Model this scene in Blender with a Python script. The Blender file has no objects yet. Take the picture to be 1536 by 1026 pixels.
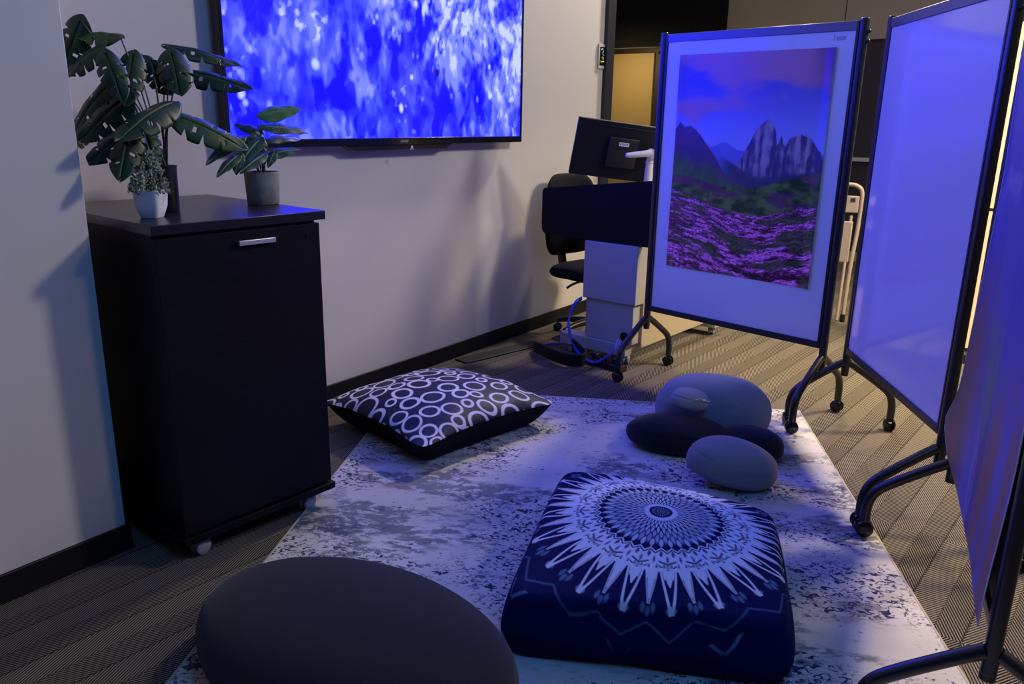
import bpy, math, random
import numpy as np
from mathutils import Vector, Matrix

# ------------------------------------------------------------------ camera
SC = bpy.context.scene
F_PX, PITCH, ROLL, YAW, CAM_H = 1195.578, 0.273983, 0.0175131, 0.956233, 1.42
cy, sy, cp, sp = math.cos(YAW), math.sin(YAW), math.cos(PITCH), math.sin(PITCH)
fwd = Vector((sy*cp, cy*cp, -sp)); rgt = Vector((cy, -sy, 0)); upv = rgt.cross(fwd)
c, s = math.cos(ROLL), math.sin(ROLL)
r2 = c*rgt + s*upv; u2 = -s*rgt + c*upv
cam = bpy.data.cameras.new('camera'); co = bpy.data.objects.new('camera', cam)
SC.collection.objects.link(co)
cam.sensor_width = 36; cam.lens = F_PX/1536*36; cam.clip_start = .05; cam.clip_end = 60
co.matrix_world = Matrix(((r2.x, u2.x, -fwd.x, 0), (r2.y, u2.y, -fwd.y, 0), (r2.z, u2.z, -fwd.z, CAM_H), (0, 0, 0, 1)))
SC.camera = co
SC.view_settings.view_transform = 'Standard'; SC.view_settings.look = 'None'
SC.view_settings.exposure = 0.0; SC.view_settings.gamma = 1.0; SC.view_settings.use_curve_mapping = False

# ------------------------------------------------------------------ world and lamps
w = bpy.data.worlds.new('world'); SC.world = w; w.use_nodes = True
w.node_tree.nodes['Background'].inputs[0].default_value = (.14, .2, .6, 1)
w.node_tree.nodes['Background'].inputs[1].default_value = .05

def area(name, loc, target, size, power, col, sizey=None, spread=180):
    l = bpy.data.lights.new(name, 'AREA'); l.energy = power; l.color = col
    l.shape = 'RECTANGLE'; l.size = size; l.size_y = sizey or size; l.spread = math.radians(spread)
    o = bpy.data.objects.new(name, l); SC.collection.objects.link(o); o.location = loc
    o.rotation_euler = (Vector(target)-Vector(loc)).to_track_quat('-Z', 'Y').to_euler()
    return o
area('ceiling_lamp_warm', (4.8, -2.0, 4.0), (2.6, 2.4, .8), .5, 108, (1, .90, .73), .5)      # neighbouring part of the room
area('ceiling_lamp_passage', (6.8, 2.3, 3.9), (1.8, 1.8, 0), .35, 135, (1, .87, .72), .35)
area('ceiling_lamp_aisle', (2.6, -1.5, 3.0), (2.3, -.2, 0), .3, 15, (1, .70, .32), .3, 100)
area('ceiling_lamp_behind_boards', (5.4, -.5, 3.0), (5.2, .1, 0), .6, 110, (1, .78, .46), .6, 110)
area('downlight_far_wall', (8.3, 4.6, 2.15), (8.98, 4.6, 1.2), .3, 5, (1, .74, .38), .3)
area('ceiling_lamp_blue', (.9, -.3, 3.05), (2.6, 1.4, .7), 1.3, 29, (.08, .34, 1), 1.3)
# ------------------------------------------------------------------ helpers
COL = SC.collection
def mat(name, col, rough=.6, metal=0, spec=.5, sheen=0, coat=0, bump=None, emis=None):
    m = bpy.data.materials.new(name); m.use_nodes = True
    b = m.node_tree.nodes['Principled BSDF']
    b.inputs['Base Color'].default_value = (*col, 1); b.inputs['Roughness'].default_value = rough
    b.inputs['Metallic'].default_value = metal; b.inputs['Specular IOR Level'].default_value = spec
    b.inputs['Sheen Weight'].default_value = sheen; b.inputs['Coat Weight'].default_value = coat
    if bump:
        nt = m.node_tree; tc = nt.nodes.new('ShaderNodeTexCoord'); n = nt.nodes.new('ShaderNodeTexNoise')
        n.inputs['Scale'].default_value = bump[0]; n.inputs['Detail'].default_value = 4
        bp = nt.nodes.new('ShaderNodeBump'); bp.inputs['Strength'].default_value = bump[1]; bp.inputs['Distance'].default_value = bump[2] if len(bump) > 2 else .002
        nt.links.new(tc.outputs['Object'], n.inputs['Vector']); nt.links.new(n.outputs['Fac'], bp.inputs['Height'])
        nt.links.new(bp.outputs['Normal'], b.inputs['Normal'])
    return m
def attr_mat(name, rough=.7, emit=0, sheen=0, coat=0, spec=.5, bump=None):
    m = mat(name, (1, 1, 1), rough, sheen=sheen, coat=coat, spec=spec, bump=bump); nt = m.node_tree
    a = nt.nodes.new('ShaderNodeAttribute'); a.attribute_name = 'Col'; b = nt.nodes['Principled BSDF']
    if emit:
        b.inputs['Base Color'].default_value = (.005, .005, .005, 1)
        nt.links.new(a.outputs['Color'], b.inputs['Emission Color']); b.inputs['Emission Strength'].default_value = emit
    else:
        nt.links.new(a.outputs['Color'], b.inputs['Base Color'])
    return m
def noise_mix(m, c1, c2, scale, lo=.4, hi=.6, stretch=(1, 1, 1)):
    nt = m.node_tree; b = nt.nodes['Principled BSDF']; tc = nt.nodes.new('ShaderNodeTexCoord')
    mp = nt.nodes.new('ShaderNodeMapping'); mp.inputs['Scale'].default_value = stretch
    n = nt.nodes.new('ShaderNodeTexNoise'); n.inputs['Scale'].default_value = scale; n.inputs['Detail'].default_value = 6
    r = nt.nodes.new('ShaderNodeValToRGB'); r.color_ramp.elements[0].position = lo; r.color_ramp.elements[1].position = hi
    r.color_ramp.elements[0].color = (*c1, 1); r.color_ramp.elements[1].color = (*c2, 1)
    nt.links.new(tc.outputs['Object'], mp.inputs['Vector']); nt.links.new(mp.outputs['Vector'], n.inputs['Vector'])
    nt.links.new(n.outputs['Fac'], r.inputs['Fac']); nt.links.new(r.outputs['Color'], b.inputs['Base Color'])
    return m

class MB:
    def __init__(self): self.v = []; self.f = []
    def box(self, x0, x1, y0, y1, z0, z1, M=None):
        o = len(self.v)
        p = [Vector(q) for q in ((x0,y0,z0),(x1,y0,z0),(x1,y1,z0),(x0,y1,z0),(x0,y0,z1),(x1,y0,z1),(x1,y1,z1),(x0,y1,z1))]
        if M: p = [M @ q for q in p]
        self.v += [tuple(q) for q in p]
        self.f += [tuple(o+i for i in q) for q in ((0,3,2,1),(4,5,6,7),(0,1,5,4),(1,2,6,5),(2,3,7,6),(3,0,4,7))]
        return self
    def prism(self, pts, z0, z1, M=None):          # outline in xy, extruded in z
        o = len(self.v); n = len(pts)
        p = [Vector((x, y, z0)) for x, y in pts] + [Vector((x, y, z1)) for x, y in pts]
        if M: p = [M @ q for q in p]
        self.v += [tuple(q) for q in p]
        self.f.append(tuple(o+i for i in reversed(range(n)))); self.f.append(tuple(o+n+i for i in range(n)))
        for i in range(n):
            j = (i+1) % n; self.f.append((o+i, o+j, o+n+j, o+n+i))
        return self
    def lathe(self, prof, n=24, M=None):           # profile (r, z)
        o = len(self.v); k = len(prof)
        for r, z in prof:
            for i in range(n):
                a = 2*math.pi*i/n; q = Vector((r*math.cos(a), r*math.sin(a), z)); q = M @ q if M else q
                self.v.append(tuple(q))
        for j in range(k-1):
            for i in range(n):
                a = o+j*n+i; b = o+j*n+(i+1) % n
                self.f.append((a, b, b+n, a+n))
        self.f.append(tuple(o+i for i in reversed(range(n)))); self.f.append(tuple(o+(k-1)*n+i for i in range(n)))
        return self
    def tube(self, pts, r, n=12, smooth=0, flat=1):
        pts = [Vector(p) for p in pts]
        if smooth:
            q = []
            for i in range(len(pts)-1):
                p0 = pts[max(i-1, 0)]; p1 = pts[i]; p2 = pts[i+1]; p3 = pts[min(i+2, len(pts)-1)]
                for t in range(smooth):
                    t /= smooth
                    q.append(.5*((2*p1)+(-p0+p2)*t+(2*p0-5*p1+4*p2-p3)*t*t+(-p0+3*p1-3*p2+p3)*t**3))
            q.append(pts[-1]); pts = q
        o = len(self.v); N = len(pts); up = None
        for i, p in enumerate(pts):
            d = (pts[min(i+1, N-1)]-pts[max(i-1, 0)]).normalized()
            if up is None:
                up = Vector((0, 0, 1)) if abs(d.z) < .9 else Vector((1, 0, 0))
            a = d.cross(up).normalized(); up = a.cross(d).normalized()
            rr = r(i/(N-1)) if callable(r) else r
            for k in range(n):
                t = 2*math.pi*k/n
                self.v.append(tuple(p+a*(math.cos(t)*rr)+up*(math.sin(t)*rr*flat)))
        for i in range(N-1):
            for k in range(n):
                a = o+i*n+k; b = o+i*n+(k+1) % n
                self.f.append((a, b, b+n, a+n))
        self.f.append(tuple(o+k for k in reversed(range(n)))); self.f.append(tuple(o+(N-1)*n+k for k in range(n)))
        return self
    def build(self, name, m, parent=None, bevel=0, smooth=None, seg=3, loc=None, rotz=0):
        me = bpy.data.meshes.new(name); me.from_pydata(self.v, [], self.f); me.update()
        me.materials.append(m); o = bpy.data.objects.new(name, me); COL.objects.link(o)
        if parent: o.parent = parent
        if loc: o.location = loc
        o.rotation_euler.z = rotz
        if smooth or bevel:
            me.polygons.foreach_set('use_smooth', [True]*len(me.polygons))
            try: me.set_sharp_from_angle(angle=math.radians(smooth or 40))
            except Exception: pass
        if bevel:
            b = o.modifiers.new('bevel', 'BEVEL'); b.width = bevel; b.segments = seg; b.limit_method = 'ANGLE'; b.angle_limit = math.radians(35)
            b.harden_normals = False
        return o
def B(*a): return MB().box(*a)

def thing(name, label, cat, loc=(0, 0, 0), rotz=0, group=None):
    o = bpy.data.objects.new(name, None); COL.objects.link(o); o.location = loc; o.rotation_euler.z = rotz
    o.empty_display_size = .1
    o['label'] = label; o['category'] = cat
    if group: o['group'] = group
    return o
def tag(o, label, cat, group=None):
    o['label'] = label; o['category'] = cat
    if group: o['group'] = group
    return o
def struct(o): o['kind'] = 'structure'; return o

# value noise on arrays
_rng = np.random.RandomState(7); _tab = _rng.rand(256, 256)
def vn(x, y, seed=0):
    x = x+seed*17.31; y = y+seed*9.77
    xi = np.floor(x).astype(int); yi = np.floor(y).astype(int); fx = x-xi; fy = y-yi
    fx = fx*fx*(3-2*fx); fy = fy*fy*(3-2*fy)
    g = lambda a, b: _tab[a % 256, b % 256]
    return (g(xi, yi)*(1-fx)+g(xi+1, yi)*fx)*(1-fy)+(g(xi, yi+1)*(1-fx)+g(xi+1, yi+1)*fx)*fy
def fbm(x, y, o=4, seed=0):
    s = 0; a = .5; t = 0
    for i in range(o):
        s = s+a*vn(x*2**i, y*2**i, seed+i); t += a; a *= .5
    return s/t
def ss(a, b, x): t = np.clip((x-a)/(b-a), 0, 1); return t*t*(3-2*t)
def lerp(c1, c2, t): return np.asarray(c1)*(1-t[..., None])+np.asarray(c2)*t[..., None]

def grid_obj(name, P, C, m, parent=None, closed_u=False, thick=0, loc=None):
    """P (nu,nv,3) points, C (nu,nv,3) linear colours"""
    nu, nv = P.shape[:2]
    idx = np.arange(nu*nv).reshape(nu, nv)
    if closed_u: idx = np.vstack([idx, idx[:1]])
    f = np.stack([idx[:-1, :-1], idx[1:, :-1], idx[1:, 1:], idx[:-1, 1:]], -1).reshape(-1, 4)
    me = bpy.data.meshes.new(name)
    me.from_pydata(P.reshape(-1, 3).tolist(), [], f.tolist()); me.update()
    if C is not None:
        a = me.color_attributes.new('Col', 'FLOAT_COLOR', 'POINT')
        cc = np.ones((nu*nv, 4), np.float32); cc[:, :3] = C.reshape(-1, 3); a.data.foreach_set('color', cc.ravel())
    me.polygons.foreach_set('use_smooth', [True]*len(me.polygons))
    me.materials.append(m); o = bpy.data.objects.new(name, me); COL.objects.link(o)
    if parent: o.parent = parent
    if loc: o.location = loc
    if thick:
        sm = o.modifiers.new('thickness', 'SOLIDIFY'); sm.thickness = thick; sm.offset = -1
    return o

def caster(parent, x, y, M, r=.03, z0=0, rot=0, stem=.0, hoodmat=None):
    R = Matrix.Translation((x, y, z0)) @ Matrix.Rotation(rot, 4, 'Z')
    mb = MB()
    mb.lathe([(.001, .012), (r*.62, .010), (r*.98, .004), (r*1.02, -.004+.0), (r*.75, -.009)], 18, R @ Matrix.Translation((0, 0, r)) @ Matrix.Rotation(math.pi/2, 4, 'X') @ Matrix.Translation((0, 0, .013)))
    mb.lathe([(r*.75, .009), (r*1.02, .004), (r*.98, -.004), (r*.62, -.010), (.001, -.012)], 18, R @ Matrix.Translation((0, 0, r)) @ Matrix.Rotation(math.pi/2, 4, 'X') @ Matrix.Translation((0, 0, -.013)))
    wh = mb.build('caster', M, parent, smooth=50)
    h = MB(); pr = []
    for i in range(9):
        a = math.pi*.5*i/8; pr.append((max(.001, .8*r*math.cos(a)), r*1.0+r*.75*math.sin(a)))
    h.lathe(pr, 16, R @ Matrix.Translation((0, 0, 0)))
    h.lathe([(.007, 0), (.007, r*1.2+stem)], 10, R @ Matrix.Translation((0, 0, r*1.2)))
    h.build('caster_hood', hoodmat or M, wh, smooth=60)
    return wh
# ------------------------------------------------------------------ materials
M = {}
M['wall'] = mat('wall_paint', (.60, .565, .56), .55, spec=.3, bump=(260, .12, .001))
M['wallfar'] = mat('far_wall_paint', (.42, .36, .27), .7)
M['goldlit'] = mat('gold_lit_wall', (.62, .44, .16), .5)  # warm light on the far wall, put into the colour
M['brown'] = mat('dark_brown_panel', (.035, .026, .02), .5)
M['base'] = mat('black_rubber_base', (.008, .008, .010), .5, spec=.3)
M['trim'] = mat('dark_trim', (.018, .02, .03), .45)
M['blackscreen'] = mat('black_screen', (.010, .010, .010), .8, spec=.2)
M['white'] = mat('white_rail', (.6, .58, .52), .5)
M['laminate'] = noise_mix(mat('black_laminate', (.01, .01, .012), .42, spec=.18), (.0025, .003, .005), (.006, .0065, .010), 14, .35, .7, (1, 1, 12))
M['lamtop'] = mat('black_laminate_top', (.012, .010, .011), .27, spec=.5)
M['chrome'] = mat('brushed_metal', (.65, .65, .68), .35, .8)
M['castgrey'] = mat('grey_caster_plastic', (.30, .32, .35), .5)
M['blackpl'] = mat('black_plastic', (.012, .012, .014), .35)
M['blackgl'] = mat('black_gloss', (.008, .008, .010), .18)
M['powder'] = mat('black_powder_coat', (.012, .013, .018), .33, spec=.6)
M['rail'] = mat('anodised_rail', (.16, .16, .19), .35, .35)
M['wb'] = mat('whiteboard_enamel', (.74, .74, .76), .10, spec=.45)
M['greymetal'] = mat('grey_painted_metal', (.36, .35, .36), .45)
M['tanmetal'] = mat('beige_painted_metal', (.46, .38, .27), .45)
M['armw'] = mat('light_grey_arm', (.55, .55, .58), .35)
M['fabblack'] = mat('black_fabric', (.007, .007, .010), .9, sheen=0, spec=.2, bump=(500, .4, .001))
M['charcoal'] = mat('charcoal_fabric', (.009, .010, .017), .95, sheen=.12, spec=.2, bump=(420, .5, .0012))
M['charcoal2'] = mat('dark_charcoal_fabric', (.010, .010, .017), .95, sheen=.15, spec=.2, bump=(420, .5, .0012))
M['greyfab'] = mat('grey_fleece', (.25, .27, .31), .95, sheen=.1, spec=.2, bump=(300, .5, .0015))
M['greyfab2'] = mat('light_grey_fleece', (.235, .24, .25), .95, sheen=.05, spec=.2, bump=(300, .5, .0015))
M['tagw'] = mat('white_label', (.75, .75, .75), .6)
M['blue'] = mat('blue_cable', (.02, .05, .55), .4)
M['sleeve'] = mat('black_cable_sleeve', (.010, .011, .012), .6)
M['stem'] = mat('green_stem', (.035, .07, .03), .5)
M['soil'] = mat('dark_soil', (.02, .015, .01), .95, bump=(80, 1, .01))
M['potwhite'] = mat('white_ceramic', (.72, .72, .74), .35)
M['potblack'] = mat('black_pot', (.010, .010, .012), .45)
M['concrete'] = noise_mix(mat('grey_concrete', (.2, .2, .2), .8, bump=(90, .3, .002)), (.15, .145, .145), (.20, .195, .195), 25)
M['sage'] = noise_mix(mat('pale_sage_leaf', (.2, .26, .18), .7), (.16, .21, .13), (.34, .38, .27), 60)

# carpet: diagonal ribs in bands of alternating direction
def carpet():
    m = mat('herringbone_carpet', (.1, .1, .1), .95, spec=.1); nt = m.node_tree; L = nt.links
    def N(t, **k):
        n = nt.nodes.new(t)
        for a, b in k.items(): setattr(n, a, b)
        return n
    def Mt(op, a, b=None, c=None):
        n = N('ShaderNodeMath', operation=op)
        for i, q in enumerate((a, b, c)):
            if q is None: continue
            if isinstance(q, (int, float)): n.inputs[i].default_value = q
            else: L.new(q, n.inputs[i])
        return n.outputs[0]
    tc = N('ShaderNodeTexCoord'); mp = N('ShaderNodeMapping'); mp.inputs['Rotation'].default_value = (0, 0, math.radians(4))
    L.new(tc.outputs['Object'], mp.inputs['Vector'])
    sx = N('ShaderNodeSeparateXYZ'); L.new(mp.outputs['Vector'], sx.inputs[0]); u, v = sx.outputs[0], sx.outputs[1]
    uu = Mt('PINGPONG', Mt('ADD', u, 6.2), .61)
    P = .172; wd = .094
    f = Mt('FLOORED_MODULO', Mt('ADD', v, .03), P)
    k = Mt('LESS_THAN', f, wd)
    tri = Mt('SUBTRACT', Mt('MULTIPLY', k, f), Mt('MULTIPLY', Mt('SUBTRACT', 1, k), Mt('SUBTRACT', f, wd)))
    ph = Mt('ADD', Mt('MULTIPLY', uu, math.sin(math.radians(27))), Mt('MULTIPLY', tri, math.cos(math.radians(27))))
    sn = Mt('SINE', Mt('MULTIPLY', ph, 2*math.pi/.0082))
    nz = N('ShaderNodeTexNoise'); nz.inputs['Scale'].default_value = 320; nz.inputs['Detail'].default_value = 3
    L.new(tc.outputs['Object'], nz.inputs['Vector'])
    val = Mt('ADD', Mt('MULTIPLY_ADD', sn, .5, .5), Mt('MULTIPLY', Mt('SUBTRACT', nz.outputs['Fac'], .5), .8))
    val = Mt('ADD', val, Mt('MULTIPLY', Mt('SUBTRACT', k, .5), .16)); edge_ = Mt('LESS_THAN', Mt('MINIMUM', f, Mt('ABSOLUTE', Mt('SUBTRACT', f, wd))), .0035); val = Mt('SUBTRACT', val, Mt('MULTIPLY', edge_, .35))
    r = N('ShaderNodeValToRGB'); r.color_ramp.elements[0].color = (.012, .011, .010, 1); r.color_ramp.elements[1].color = (.235, .20, .155, 1)
    r.color_ramp.elements[0].position = .25; r.color_ramp.elements[1].position = .85
    L.new(val, r.inputs[0]); L.new(r.outputs[0], nt.nodes['Principled BSDF'].inputs['Base Color'])
    bp = N('ShaderNodeBump'); bp.inputs['Strength'].default_value = .25; bp.inputs['Distance'].default_value = .002
    L.new(val, bp.inputs['Height']); L.new(bp.outputs[0], nt.nodes['Principled BSDF'].inputs['Normal'])
    return m
M['carpet'] = carpet()

# ------------------------------------------------------------------ the room
YW, YL, XE = 2.985, 2.43, 5.30
struct(B(-1.5, 11, -3.5, 7, -.05, 0).build('floor', M['carpet']))
struct(B(-1.5, 11, -3.5, 7, 4.2, 4.25).build('ceiling', mat('ceiling_paint', (.5, .5, .5), .8)))
struct(B(-1.5, XE, YW, YW+.15, 0, 4.2).build('wall_back', M['wall']))
struct(B(-1.5, 1.22, YL, YW-.0005, 0, 4.2).build('wall_left', M['wall'], bevel=.004))
struct(MB().prism([(-1.5, YL-.012), (1.232, YL-.012), (1.232, YW-.001), (1.2205, YW-.001), (1.2205, YL-.0005), (-1.5, YL-.0005)], 0.0005, .092).build('baseboard_left', M['base'], bevel=.003))
struct(B(1.2325, XE, YW-.013, YW-.0005, .0005, .092).build('baseboard_back', M['base'], bevel=.003))
struct(B(XE, XE+.11, YW-.03, YW+.16, 0, 4.2).build('trim_1', M['trim'], bevel=.004))
# far end of the room: tan wall above a header line, recessed dark wall and a lit wall patch below, its warm light painted gold
struct(B(9.0, 9.15, -3.5, 7, 2.24, 4.2).build('wall_far', M['wallfar']))
struct(B(9.05, 9.15, -3.5, 7, 0, 2.2395).build('wall_far_lower', M['brown']))
struct(B(9.02, 9.0495, 4.40, 4.98, .6, 2.18).build('wall_far_lit', M['goldlit']))
struct(B(8.985, 9.049, -1.5, 3.4, 1.045, 1.085).build('trim_3', M['white'], bevel=.004))
struct(B(9.02, 9.0495, -3.5, 7, .0005, .10).build('baseboard_far', M['tanmetal']))
struct(B(8.993, 8.9998, 2.287, 2.293, 2.26, 4.19).build('trim_4', M['brown']))
bs = thing('projection_screen', 'large black projection screen hanging high on the far tan wall', 'screen', (8.9, 4.22, 2.24))
B(-.02, .02, -.72, .85, 0, .9).build('screen_sheet', M['blackscreen'], bs)
B(-.03, .03, -.74, .87, .9, .955).build('housing', M['trim'], bs)

lp_ = thing('gold_slit_stand_in', 'made-up glowing panel standing in for the gold slit between two whiteboards', 'glowing stand-in', (5.6, .47, 0))  # added glowing stand-in; what makes the gold slit is unknown
B(-.02, .02, -.16, .16, .06, 2.03).build('frame', M['trim'], lp_, bevel=.004)
pn = mat('gold_slit_glow', (.8, .7, .5), .5); pn.node_tree.nodes['Principled BSDF'].inputs['Emission Color'].default_value = (1, .56, .15, 1); pn.node_tree.nodes['Principled BSDF'].inputs['Emission Strength'].default_value = .70
B(-.026, -.0205, -.145, .145, .95, 1.99).build('glow_sheet', pn, lp_); B(-.026, -.0205, -.145, .145, .08, .93).build('glow_sheet', pn, lp_)
B(-.12, .12, -.2, .2, .0006, .06).build('base', M['trim'], lp_, bevel=.004)

# ------------------------------------------------------------------ rug
RO = Vector((3.964, 1.003, 0)); ea = Vector((-.8817, -.4718, 0)); eb = Vector((-.4718, .8817, 0))
def rugmat():
    m = mat('distressed_rug', (.5, .5, .5), .95, spec=.1, sheen=.15); nt = m.node_tree; L = nt.links
    tc = nt.nodes.new('ShaderNodeTexCoord')
    def noise(scale, stretch, detail=5, off=0, rough=.5, dist=0):
        mp = nt.nodes.new('ShaderNodeMapping'); mp.inputs['Scale'].default_value = stretch; mp.inputs['Location'].default_value = (off, off*.7, 0)
        n = nt.nodes.new('ShaderNodeTexNoise'); n.inputs['Scale'].default_value = scale; n.inputs['Detail'].default_value = detail
        n.inputs['Roughness'].default_value = rough; n.inputs['Distortion'].default_value = dist
        L.new(tc.outputs['Object'], mp.inputs['Vector']); L.new(mp.outputs[0], n.inputs['Vector']); return n.outputs['Fac']
    def ramp(x, a, b, c1=(0, 0, 0), c2=(1, 1, 1)):
        r = nt.nodes.new('ShaderNodeValToRGB'); e = r.color_ramp.elements; e[0].position = a; e[1].position = b
        e[0].color = (*c1, 1); e[1].color = (*c2, 1); L.new(x, r.inputs[0]); return r.outputs[0]
    def mul(a, b):
        n = nt.nodes.new('ShaderNodeMath'); n.operation = 'MULTIPLY'; L.new(a, n.inputs[0]); L.new(b, n.inputs[1]); return n.outputs[0]
    def mix(f, a, b):
        n = nt.nodes.new('ShaderNodeMix'); n.data_type = 'RGBA'; L.new(f, n.inputs[0])
        for q, k in ((a, 6), (b, 7)):
            if isinstance(q, tuple): n.inputs[k].default_value = (*q, 1)
            else: L.new(q, n.inputs[k])
        return n.outputs[2]
    st = (1.0, .5, 1)     # stretched across the rug's width
    base = ramp(noise(3.2, st, 6), .35, .65, (.50, .48, .45), (.62, .59, .565))
    greyp = mul(ramp(noise(3.4, st, 5, 3.1, .6), .525, .575), ramp(noise(34, st, 6, 9, .7), .45, .50))
    c1 = mix(greyp, base, (.20, .205, .215))
    tan = mul(ramp(noise(2.6, st, 2, 13.1), .55, .66), ramp(noise(14, st, 4, 5, .6), .45, .6))
    c1 = mix(tan, c1, (.33, .25, .19))
    zone = ramp(noise(3.4, st, 5, 3.5, .6), .45, .53)
    speck = mul(zone, ramp(noise(58, (1, .62, 1), 5, 21, .6, 1.2), .535, .56))
    c2 = mix(speck, c1, (.016, .022, .085))
    spk2 = mul(ramp(noise(9, st, 2, 31), .48, .6), ramp(noise(70, (1, .5, 1), 3, 27, .6), .62, .65))
    c3 = mix(spk2, c2, (.03, .04, .12))
    big = mul(ramp(noise(2.1, st, 2, 44), .60, .68), ramp(noise(30, st, 6, 40, .7), .47, .53))
    c4 = mix(big, c3, (.03, .04, .10))
    L.new(c4, nt.nodes['Principled BSDF'].inputs['Base Color'])
    n = noise(400, (1, 1, 1), 2); bp = nt.nodes.new('ShaderNodeBump'); bp.inputs['Strength'].default_value = .4; bp.inputs['Distance'].default_value = .002
    L.new(n, bp.inputs['Height']); L.new(bp.outputs[0], nt.nodes['Principled BSDF'].inputs['Normal'])
    return m
rug = thing('area_rug', 'large cream area rug with distressed navy and grey pattern on the carpet', 'rug', RO, math.atan2(ea.y, ea.x))
B(0, 2.95, -2.06, 0, .0005, .011).build('pile', rugmat(), rug, bevel=.003)
e_ = MB(); e_.tube([(0, 0, .006), (2.95, 0, .006)], .0065, 8); e_.tube([(0, -2.06, .006), (2.95, -2.06, .006)], .0065, 8)
e_.tube([(0, 0, .006), (0, -2.06, .006)], .0065, 8); e_.tube([(2.95, 0, .006), (2.95, -2.06, .006)], .0065, 8)
e_.build('bound_edge', mat('rug_edge', (.42, .37, .31), .9), rug, smooth=60)
RUGZ = .012

# ------------------------------------------------------------------ television
tv = thing('television', 'large wall mounted television showing blue splashing water', 'television', (3.12, 2.90, 1.278))
hw = 1.055; ht = 1.20
B(-hw, hw, .012, .05, 0, ht).build('casing', M['blackpl'], tv, bevel=.006)
fr = MB()
bz = .019
fr.box(-hw, hw, 0, .012, 0, .036); fr.box(-hw, hw, 0, .012, ht-bz, ht); fr.box(-hw, -hw+bz, 0, .012, .036, ht-bz); fr.box(hw-bz, hw, 0, .012, .036, ht-bz)
fr.build('bezel', M['blackgl'], tv, bevel=.002)
MB().prism([(-.40, .0), (-.345, -.024), (.345, -.024), (.40, .0)], -.05, -.008, Matrix.Rotation(math.pi/2, 4, 'X')).build('speaker_bar', M['blackpl'], tv)
B(-.5, .5, .05, .083, .25, .95).build('wall_bracket', M['blackpl'], tv)
U, V = np.meshgrid(np.linspace(0, 1, 340), np.linspace(0, 1, 190), indexing='ij')
sx0, sx1, sz0, sz1 = -hw+bz, hw-bz, .036, ht-bz
x = U*2.07; y = V*1.14
wx = x+.10*(fbm(x*4, y*4, 3, 3)-.5); wy = y+.10*(fbm(x*4, y*4, 3, 9)-.5)
up = ss(-.12, .22, V-.42+.55*(U-.55)+.22*(fbm(x*3, y*3, 3, 40)-.5))      # clear splashing water, up and to the right
low_r = ss(.62, .80, U)*(1-up)
n1 = fbm(wx*6, wy*5.5, 3, 1)-.5; n2 = fbm(wx*19, wy*10, 3, 2)-.5; n3 = fbm(wx*38+2*n1, wy*26, 3, 4)-.5
b = .45+.22*up+.07*low_r+n1*(.75+.3*up)+n2*(.55+.35*low_r+.3*up)+n3*(.15+.75*up)
for (cx, wd, am) in ((.565, .040, .55), (.615, .05, .7), (.83, .025, .35)):
    cc_ = cx+.05*(fbm(y*4, y*0, 2, int(cx*100))-.5)
    k = ss(wd, wd*.4, np.abs(U-cc_))*ss(.22, .45, V); b = b+am*k*(2.0*(fbm(x*30, y*13, 4, 71)-.55)-.10)
veins = ss(.022, .0, np.abs(fbm(wx*8+5, wy*6, 4, 33)-.5))+ss(.02, .0, np.abs(fbm(wx*13+9, wy*8, 3, 37)-.5))*.6
b = b-.26*veins*up*ss(.35, .6, fbm(x*5, y*5, 2, 8))
hl = ss(.66, .74, fbm(wx*24, wy*17, 3, 91))*ss(.45, .6, fbm(x*4, y*4, 2, 93)); b = b+.35*hl
b = b-.30*ss(.16, .0, np.hypot((U-.62)*1.1, (V-.06)*1.0)+.14*(fbm(x*8, y*6, 3, 21)-.5))
b = b-.25*ss(.56, .66, fbm(x*12, y*7, 3, 23))*(1-up)
b = np.clip(b, 0, 1)
C = lerp((.004, .002, 1.4), (.024, .030, 5.), ss(.10, .30, b))
C = lerp(C, (.065, .095, 9.5), ss(.28, .46, b)); C = lerp(C, (.21, .26, 12), ss(.46, .64, b)); C = lerp(C, (.60, .68, 14), ss(.70, .95, b))
rs = np.random.RandomState(4)
for i in range(34):
    cx, cy_ = rs.rand()**1.3*2.0, .08+rs.rand()*.75; r = .008+.015*rs.rand()**2; e_ = .55+.45*rs.rand()
    k = ss(1.5, .55, np.hypot((x-cx)+.25*(y-cy_)*(rs.rand()-.5), (y-cy_)*e_)/r)*(.15+.85*rs.rand()**2)
    C = lerp(C, (.75, .88, 13), k)
for (cx, cy_, r) in ((1.33, .46, .028), (1.30, .34, .026), (1.23, .80, .03)):
    k = ss(1.2, .8, np.hypot((x-cx)/r*1.3, (y-cy_)/r*.7)); C = lerp(C, (.01, .005, .25), k*ss(.3, .5, fbm(x*30, y*30, 2, 3)))
P = np.stack([sx0+U*(sx1-sx0), np.full_like(U, .004), sz0+V*(sz1-sz0)], -1)
M['screen'] = attr_mat('television_picture', .25, emit=1.0)
grid_obj('screen', P, C, M['screen'], tv)
def text(body, size, loc, rot, m, parent, name):
    cu = bpy.data.curves.new(name, 'FONT'); cu.body = body; cu.size = size; cu.extrude = .0004; cu.align_x = 'CENTER'; cu.materials.append(m)
    o = bpy.data.objects.new('tmp', cu); COL.objects.link(o)
    bpy.context.view_layer.update()
    me = bpy.data.meshes.new_from_object(o.evaluated_get(bpy.context.evaluated_depsgraph_get())); bpy.data.objects.remove(o)
    t = bpy.data.objects.new(name, me); COL.objects.link(t); t.parent = parent; t.location = loc; t.rotation_euler = rot
    return t
M['mark'] = mat('pale_print', (.35, .36, .42), .5)
text('SHARP', .020, (.0, -.0005, .011), (math.pi/2, 0, 0), M['mark'], tv, 'brand_mark')
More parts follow.
